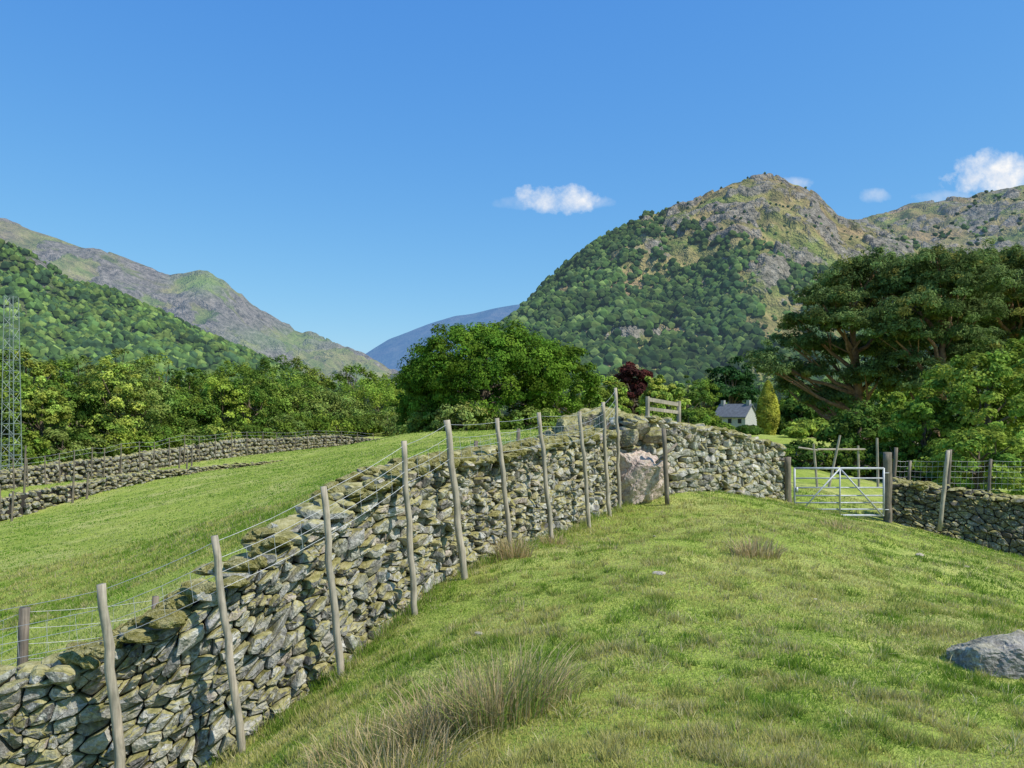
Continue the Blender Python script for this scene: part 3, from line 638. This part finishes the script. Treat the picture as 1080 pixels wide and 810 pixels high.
# ---------------------------------------------------------------- mountains
def mat_fell(name,haze,hcol,grass=((.31,.27,.11),(.20,.25,.07),(.34,.25,.13)),rock=(.24,.22,.185),s=1.,rk=(.62,.71)):
    m,nt=newmat(name);co=objco(nt)
    a=noise(nt,.009*s,5,.65,co);b=noise(nt,.03*s,5,.7,co);c=noise(nt,.015*s,6,.7,co)
    cl=ramp(nt,a,[(.38,grass[1]),(.5,grass[0]),(.62,grass[2])])
    cl=mix(nt,1.,cl,ramp(nt,b,[(.35,(.42,.50,.45)),(.64,(1.3,1.25,1.2))]),'MULTIPLY')
    g_=N(nt,'ShaderNodeNewGeometry');sx=N(nt,'ShaderNodeSeparateXYZ');L(nt,g_.outputs['Normal'],sx.inputs[0])
    sa=N(nt,'ShaderNodeSeparateColor');L(nt,attr(nt),sa.inputs[0])
    st=mth(nt,'ADD',c,mth(nt,'MULTIPLY',mth(nt,'SUBTRACT',.8,sx.outputs[2]),.40))
    st=mth(nt,'ADD',st,mth(nt,'MULTIPLY',mth(nt,'SUBTRACT',sa.outputs[0],.15),.24))
    rf=ramp(nt,st,[(rk[0],(0,0,0)),(rk[1],(.9,.9,.9))])
    rc=mix(nt,1.,rock,ramp(nt,noise(nt,.09*s,5,.8,co),[(.35,(.2,.2,.21)),(.65,(1.7,1.65,1.6))]),'MULTIPLY')
    cl=mix(nt,rf,cl,rc)
    cl=mix(nt,sa.outputs[1],cl,(.20,.32,.07))
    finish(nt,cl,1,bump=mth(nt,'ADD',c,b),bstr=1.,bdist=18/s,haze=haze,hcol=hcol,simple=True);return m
def mountain(name,pts,ff,foot,mat,nx=420,nt_=150,amp=20,ns=.006,prof=1.15,seed=0,back=.5,ridge_n=.25,crag=0,cs=.02,cmask=None,gmask=None,sm=1):
    p=np.array(pts,float);U=np.linspace(p[0,0],p[-1,0],nx);v=np.interp(U,p[:,0],p[:,1]);d=np.interp(U,p[:,0],p[:,2])
    for _ in range(sm): v[1:-1]=(v[:-2]+2*v[1:-1]+v[2:])/4
    zr=-(v-430)/F*d
    t=np.concatenate([np.linspace(0,1,nt_),1+np.linspace(0,1,30)[1:]*back])
    UU,TT=np.meshgrid(U,t);dd=d[None]*(ff+(1-ff)*TT);x=(UU-540)/F*dd;y=dd
    gt=np.where(TT<=1,np.power(np.clip(TT,0,1),prof),1-(TT-1)/back)
    z=foot+(zr[None]-foot)*gt
    env=np.where(TT<=1,np.sin(np.clip(TT,0,1)*math.pi)**.7*(1-ridge_n)+ridge_n*TT,ridge_n)
    z=z+amp*env*((ridged(x*ns,y*ns,6,seed)-.55)*1.7+(fbm(x*ns*5,y*ns*5,4,seed+9)-.5)*.7)
    col=np.zeros(x.shape+(3,))
    vv=430-z/y*F
    if crag:
        r=fbm(x*cs+.4*vn(x*cs*2,y*cs*2,2),y*cs,5,seed+50);r=sstep(.48,.56,r)*(cmask(UU,vv,TT) if cmask else 1)
        steps=.6*r+.5*r*ridged(x*cs*3,y*cs*3,3,seed+60)
        z=z+crag*steps;col[...,0]=r
    if gmask: col[...,1]=gmask(UU,vv)
    k=len(t);idx=np.arange(k*nx).reshape(k,nx);fa=np.stack([idx[:-1,:-1],idx[:-1,1:],idx[1:,1:],idx[1:,:-1]],-1).reshape(-1,4)
    o=B();o.add(np.stack([x.ravel(),y.ravel(),z.ravel()],1),fa,col.reshape(-1,3));o.obj(name,mat,True)
    return U,t,np.stack([x,y,z],-1)
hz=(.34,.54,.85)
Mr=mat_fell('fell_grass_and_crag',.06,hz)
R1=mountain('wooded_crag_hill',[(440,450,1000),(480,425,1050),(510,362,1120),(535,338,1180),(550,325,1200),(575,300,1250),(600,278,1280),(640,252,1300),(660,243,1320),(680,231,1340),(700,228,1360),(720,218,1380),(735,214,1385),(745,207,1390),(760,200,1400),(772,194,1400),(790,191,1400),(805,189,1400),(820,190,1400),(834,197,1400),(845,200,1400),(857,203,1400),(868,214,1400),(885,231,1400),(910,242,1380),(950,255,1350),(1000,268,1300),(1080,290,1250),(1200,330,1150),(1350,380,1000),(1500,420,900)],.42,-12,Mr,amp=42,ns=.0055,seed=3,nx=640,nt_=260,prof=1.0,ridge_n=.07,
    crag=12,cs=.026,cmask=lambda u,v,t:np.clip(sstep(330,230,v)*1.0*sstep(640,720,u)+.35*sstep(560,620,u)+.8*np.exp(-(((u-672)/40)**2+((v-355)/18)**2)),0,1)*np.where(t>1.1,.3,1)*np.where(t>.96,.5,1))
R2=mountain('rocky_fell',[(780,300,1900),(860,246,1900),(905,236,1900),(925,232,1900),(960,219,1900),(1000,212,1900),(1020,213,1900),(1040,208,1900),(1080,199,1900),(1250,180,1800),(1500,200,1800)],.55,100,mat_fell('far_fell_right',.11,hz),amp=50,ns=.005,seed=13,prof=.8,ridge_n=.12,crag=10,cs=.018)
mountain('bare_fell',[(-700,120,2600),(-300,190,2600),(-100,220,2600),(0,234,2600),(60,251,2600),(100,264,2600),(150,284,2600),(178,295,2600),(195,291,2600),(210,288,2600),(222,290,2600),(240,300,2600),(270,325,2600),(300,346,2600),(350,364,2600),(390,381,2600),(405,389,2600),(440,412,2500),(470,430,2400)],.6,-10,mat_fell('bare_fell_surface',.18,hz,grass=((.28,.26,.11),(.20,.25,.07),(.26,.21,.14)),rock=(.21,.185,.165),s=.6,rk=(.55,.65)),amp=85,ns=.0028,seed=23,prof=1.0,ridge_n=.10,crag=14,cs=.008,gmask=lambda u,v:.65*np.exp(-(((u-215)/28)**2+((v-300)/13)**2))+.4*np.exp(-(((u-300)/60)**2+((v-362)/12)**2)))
mountain('distant_blue_fell',[(330,400,7000),(385,374,7000),(410,358,7000),(450,343,7000),(480,333,7000),(500,330,7000),(520,325,7000),(545,321,7000),(600,318,7000),(700,330,7000),(800,360,7000)],.7,-10,mat_fell('hazy_fell_surface',.68,(.14,.31,.65),grass=((.16,.17,.12),(.11,.14,.08),(.2,.18,.12)),s=.3),amp=120,ns=.001,seed=33,prof=1.,ridge_n=.08,nx=200,nt_=60)  # blue is mostly painted haze, not the fell's own colour
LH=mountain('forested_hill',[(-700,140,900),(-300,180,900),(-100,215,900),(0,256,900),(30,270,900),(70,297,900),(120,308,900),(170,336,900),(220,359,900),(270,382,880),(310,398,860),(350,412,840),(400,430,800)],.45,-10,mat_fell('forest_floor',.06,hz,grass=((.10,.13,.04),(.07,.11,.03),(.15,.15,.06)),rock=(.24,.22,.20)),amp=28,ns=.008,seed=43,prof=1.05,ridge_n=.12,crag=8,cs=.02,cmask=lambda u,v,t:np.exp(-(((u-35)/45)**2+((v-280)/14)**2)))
print('mount',time.time()-T0)
def crown_proto(sub,con=False):
    v,f=ico(sub);v=v*(1+rng.uniform(-.26,.26,(len(v),1)));
    if con: v[:,2]=v[:,2]*1.7;v[:,:2]*=(1-.42*np.clip((v[:,2]+1.2)/3,0,1))[:,None]
    return v,f
def scatter(name,G,n,mask,size,cols,protos,mat,seed):
    U,t,pp=G;o=B();k,nx,_=pp.shape
    ti=rng.uniform(0,1,n)*(np.searchsorted(t,1.0)+3);ui=rng.uniform(0,nx-1.01,n);i=ti.astype(int);j=ui.astype(int);fu=(ui-j)[:,None];fi=(ti-i)[:,None]
    pos=(pp[i,j]*(1-fu)+pp[i,j+1]*fu)*(1-fi)+(pp[i+1,j]*(1-fu)+pp[i+1,j+1]*fu)*fi
    u=pos[:,0]/pos[:,1]*F+540;v=430-pos[:,2]/pos[:,1]*F;mk=mask(u,v,pos);kp=rng.random(n)<mk
    pos=pos[kp];mk=mk[kp];n=len(pos)
    w=rng.integers(0,len(protos),n);ci=rng.integers(0,len(cols),n)
    patch=fbm(pos[:,0]*.012,pos[:,1]*.012,4,seed)
    for q,(pv,pf) in enumerate(protos):
        sel=np.where(w==q)[0];P_=pos[sel];m_=len(sel);s=size*rng.uniform(.5,1.45,m_)*np.where(mk[sel]<.15,.5,1)
        V=P_[:,None]+pv[None]*s[:,None,None]*.5*np.array([1.08,1.08,.95])+np.array([0,0,1])*(s*.35)[:,None,None]
        c=np.array(cols)[ci[sel]]*rng.uniform(.72,1.28,(m_,1))*(.2+1.7*patch[sel])[:,None]
        cv=np.repeat(c,len(pv),0)*rng.uniform(.6,1.4,(m_*len(pv),1))
        fa=(pf[None]+(np.arange(m_)*len(pv))[:,None,None]).reshape(-1,3)
        o.add(V.reshape(-1,3),fa,cv)
    print(name,n);o.obj(name,mat,False)
def maskR(u,v,pos):
    nz=fbm(pos[:,0]*.007,pos[:,1]*.007,4,77);nz2=fbm(pos[:,0]*.02,pos[:,1]*.02,3,78)
    lim=np.interp(u,[440,560,640,700,740,790,840,900,960,1080,1200],[200,200,225,222,234,252,276,286,275,300,320])
    below=sstep(-14,22,v-lim+(nz-.5)*90+(nz2-.5)*50)
    hole=1-.95*sstep(.60,.68,nz2)
    h2=np.exp(-(((u-672)/38)**2+((v-355)/14)**2))
    return np.clip(below*hole*(1-.9*h2)+.06,0,1)*np.where(v<lim-25,.6,1)
farcols=[(.05,.09,.025),(.065,.115,.028),(.035,.07,.025),(.10,.145,.04),(.06,.095,.033)]
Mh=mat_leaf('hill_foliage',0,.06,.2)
scatter('hillside_trees',R1,38000,maskR,8.,farcols,[crown_proto(1) for _ in range(8)],Mh,5)
scatter('fellside_trees',R2,3500,lambda u,v,pos:sstep(.5,.65,fbm(pos[:,0]*.012,pos[:,1]*.012,3,91))*.7+.1*(v>232),7.5,farcols,[crown_proto(1) for _ in range(4)],Mh,15)
def maskL(u,v,pos):
    nz2=fbm(pos[:,0]*.015,pos[:,1]*.015,3,88)
    return np.where(u>-160,1,.0)*(1-.6*sstep(.62,.70,nz2))*(1-.75*np.exp(-(((u-35)/40)**2+((v-280)/11)**2)))
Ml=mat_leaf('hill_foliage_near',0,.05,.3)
scatter('hillside_forest',LH,28000,maskL,6.8,[(.055,.10,.028),(.08,.135,.03),(.035,.068,.028),(.115,.165,.04)],[crown_proto(1) for _ in range(8)],Ml,6)
# ---------------------------------------------------------------- house
he=bpy.data.objects.new('stone_house',None);sc.collection.objects.link(he)
d=120;hx=P(776,0,d)[0];hzb=P(0,456,d)[2]+.25
Mwh=mat_flat('pale_render_wall',(.42,.41,.38),.9,var=.15);Msl=mat_flat('slate_roof',(.13,.14,.155),.8,var=.25,s=3);Mgl=mat_flat('window_glass',(.03,.035,.04),.15);Mgs=mat_flat('house_stone',(.3,.3,.28),.9,var=.25,s=2)
hr=rotm(-.75,0,0)
def hp(x,y,z): return np.array([hx,d,hzb])+hr@np.array([x,y,z])
def hobj(nm,vs,fs,mt): o=B();o.add([hp(*q) for q in vs],fs,(1,1,1));return o.obj(nm,mt,False,he)
w,dp,h,rh=2.5,1.9,2.2,1.7
hobj('walls',[(-w,-dp,-2),(w,-dp,-2),(w,dp,-2),(-w,dp,-2),(-w,-dp,h),(w,-dp,h),(w,dp,h),(-w,dp,h),(w,0,h+rh),(-w,0,h+rh)],[[0,1,5,4],[1,2,6,8,5],[2,3,7,6],[3,0,4,9,7]],Mwh)
hobj('roof',[(-w-.2,-dp-.3,h-.2),(w+.2,-dp-.3,h-.2),(w+.2,0,h+rh+.05),(-w-.2,0,h+rh+.05),(w+.2,dp+.3,h-.2),(-w-.2,dp+.3,h-.2),(-w-.2,-dp-.3,h-.05),(w+.2,-dp-.3,h-.05),(w+.2,0,h+rh+.2),(-w-.2,0,h+rh+.2),(w+.2,dp+.3,h-.05),(-w-.2,dp+.3,h-.05)],[[6,7,8,9],[9,8,10,11],[0,3,2,1],[3,5,4,2],[0,1,7,6],[4,5,11,10],[1,2,8,7],[2,4,10,8],[3,0,6,9],[5,3,9,11]],Msl)
o=B();
for cx in (-w+.4,w-.4): o.box(hp(cx,0,h+rh+.3),(.5,.6,.9),(1,1,1),R=hr)
o.obj('chimneys',Mgs,False,he)
o=B()
for cx in (-1.6,0,1.6):
    for cz in (.4,1.5): o.box(hp(cx,-dp-.02,cz),(.55,.08,.65),(1,1,1),R=hr)
for cy in (-.9,.9): o.box(hp(-w-.02,cy,1.5),(.08,.55,.7),(1,1,1),R=hr)
o.obj('windows',Mgl,False,he)
hobj('lean_to_extension',[(-w-3.5,-1.6,-2),(-w-.01,-1.6,-2),(-w-.01,1.6,-2),(-w-3.5,1.6,-2),(-w-3.5,-1.6,1.2),(-w-.01,-1.6,1.2),(-w-.01,1.6,1.2),(-w-3.5,1.6,1.2),(-w-.01,0,2.2),(-w-3.5,0,2.2)],[[0,1,5,4],[2,3,7,6],[3,0,4,9,7],[4,5,8,9],[9,8,6,7]],Msl)
# ---------------------------------------------------------------- lattice mast
o=B();d=58;xm=P(12,0,d)[0];zb=gz(xm,d);zt=P(12,313,d)[2];nseg=18
def lg(k,t): 
    w=.5*(1-t*.35);return np.array([xm+(w if k in(1,2) else -w),d+(w if k in(2,3) else -w),zb+(zt-zb)*t])
for k in range(4): o.tube(lg(k,0)-np.array([0,0,.3]),lg(k,1),.033,.028,(1,1,1),0,5)
for i in range(nseg):
    for k in range(4):
        a,b=(k,(k+1)%4)
        if i%2: a,b=b,a
        o.tube(lg(a,i/nseg),lg(b,(i+1)/nseg),.015,.015,(1,1,1),0,4,False);o.tube(lg(a,(i+1)/nseg),lg(b,(i+1)/nseg),.015,.015,(1,1,1),0,4,False)
o.obj('lattice_mast',mat_flat('mast_steel',(.24,.29,.27),.6,.2))
# ---------------------------------------------------------------- light & sky
az=math.radians(118);el=math.radians(52)
sv=Vector((math.sin(az)*math.cos(el),math.cos(az)*math.cos(el),math.sin(el)))
ld=bpy.data.lights.new('sun','SUN');ld.energy=5.0;ld.angle=math.radians(.53);ld.color=(1,.95,.87)
lo=bpy.data.objects.new('sun',ld);sc.collection.objects.link(lo);lo.rotation_euler=sv.to_track_quat('Z','Y').to_euler()
w=bpy.data.worlds.new('World');sc.world=w;w.use_nodes=True;nt=w.node_tree;nt.nodes.clear()
sky=N(nt,'ShaderNodeTexSky',sky_type='NISHITA');sky.sun_disc=False;sky.sun_elevation=el;sky.sun_rotation=az;sky.air_density=1.0;sky.dust_density=.3;sky.ozone_density=3.
sp=N(nt,'ShaderNodeSeparateColor');L(nt,sky.outputs[0],sp.inputs[0]);cb=N(nt,'ShaderNodeCombineColor')
for i,(k_,g_) in enumerate(((.57,1.0),(1.36,.68),(3.75,.26))):
    L(nt,mth(nt,'MULTIPLY',mth(nt,'POWER',sp.outputs[i],g_),k_),cb.inputs[i])
co=N(nt,'ShaderNodeTexCoord').outputs['Generated'];sx=N(nt,'ShaderNodeSeparateXYZ');L(nt,co,sx.inputs[0])
fy=mth(nt,'MAXIMUM',sx.outputs[1],.05);gx=mth(nt,'DIVIDE',sx.outputs[0],fy);gzz=mth(nt,'DIVIDE',sx.outputs[2],fy)
cm=N(nt,'ShaderNodeCombineXYZ');L(nt,gx,cm.inputs[0]);L(nt,gzz,cm.inputs[1])
nz=noise(nt,28,6,.6,cm.outputs[0]);tot=None
for u,v,rx,rz,am in ((588,210,44,17,1),(1056,184,62,26,1),(921,206,18,8,.35),(838,194,20,8,.5),(560,214,40,8,.2),(1000,208,34,8,.3),(625,214,22,7,.25)):
    a=mth(nt,'POWER',mth(nt,'ABSOLUTE',mth(nt,'DIVIDE',mth(nt,'SUBTRACT',gx,(u-540)/F),rx/F)),2.)
    b=mth(nt,'POWER',mth(nt,'ABSOLUTE',mth(nt,'DIVIDE',mth(nt,'SUBTRACT',gzz,(430-v)/F),rz/F)),2.)
    m_=mth(nt,'SUBTRACT',1.,mth(nt,'ADD',a,b));m_=mth(nt,'ADD',m_,mth(nt,'MULTIPLY',mth(nt,'SUBTRACT',nz,.50),3.6))
    m_=mth(nt,'MULTIPLY',mth(nt,'MULTIPLY',m_,.85,clamp=True),am)
    tot=m_ if tot is None else mth(nt,'MAXIMUM',tot,m_)
sel=mth(nt,'MULTIPLY',tot,mth(nt,'GREATER_THAN',sx.outputs[1],.1))
ccol=ramp(nt,noise(nt,40,4,.6,cm.outputs[0]),[(.35,(.76,.83,.94)),(.58,(1.,1.,1.))])
ccol=mix(nt,1.,ccol,(6.7,6.7,6.7),'MULTIPLY')
fc=mix(nt,sel,cb.outputs[0],ccol)
bg=N(nt,'ShaderNodeBackground');bg.inputs[1].default_value=.145;L(nt,fc,bg.inputs[0]);wo=N(nt,'ShaderNodeOutputWorld');L(nt,bg.outputs[0],wo.inputs[0])
# ---------------------------------------------------------------- camera
cd=bpy.data.cameras.new('camera');cd.sensor_width=36;cd.lens=36*F/1080;cd.shift_y=25/1080;cd.clip_start=.1;cd.clip_end=30000
co_=bpy.data.objects.new('camera',cd);sc.collection.objects.link(co_);co_.rotation_euler=(math.radians(90),0,0);sc.camera=co_
sc.view_settings.view_transform='Standard';sc.view_settings.look='None';sc.view_settings.exposure=0
print('done',time.time()-T0)
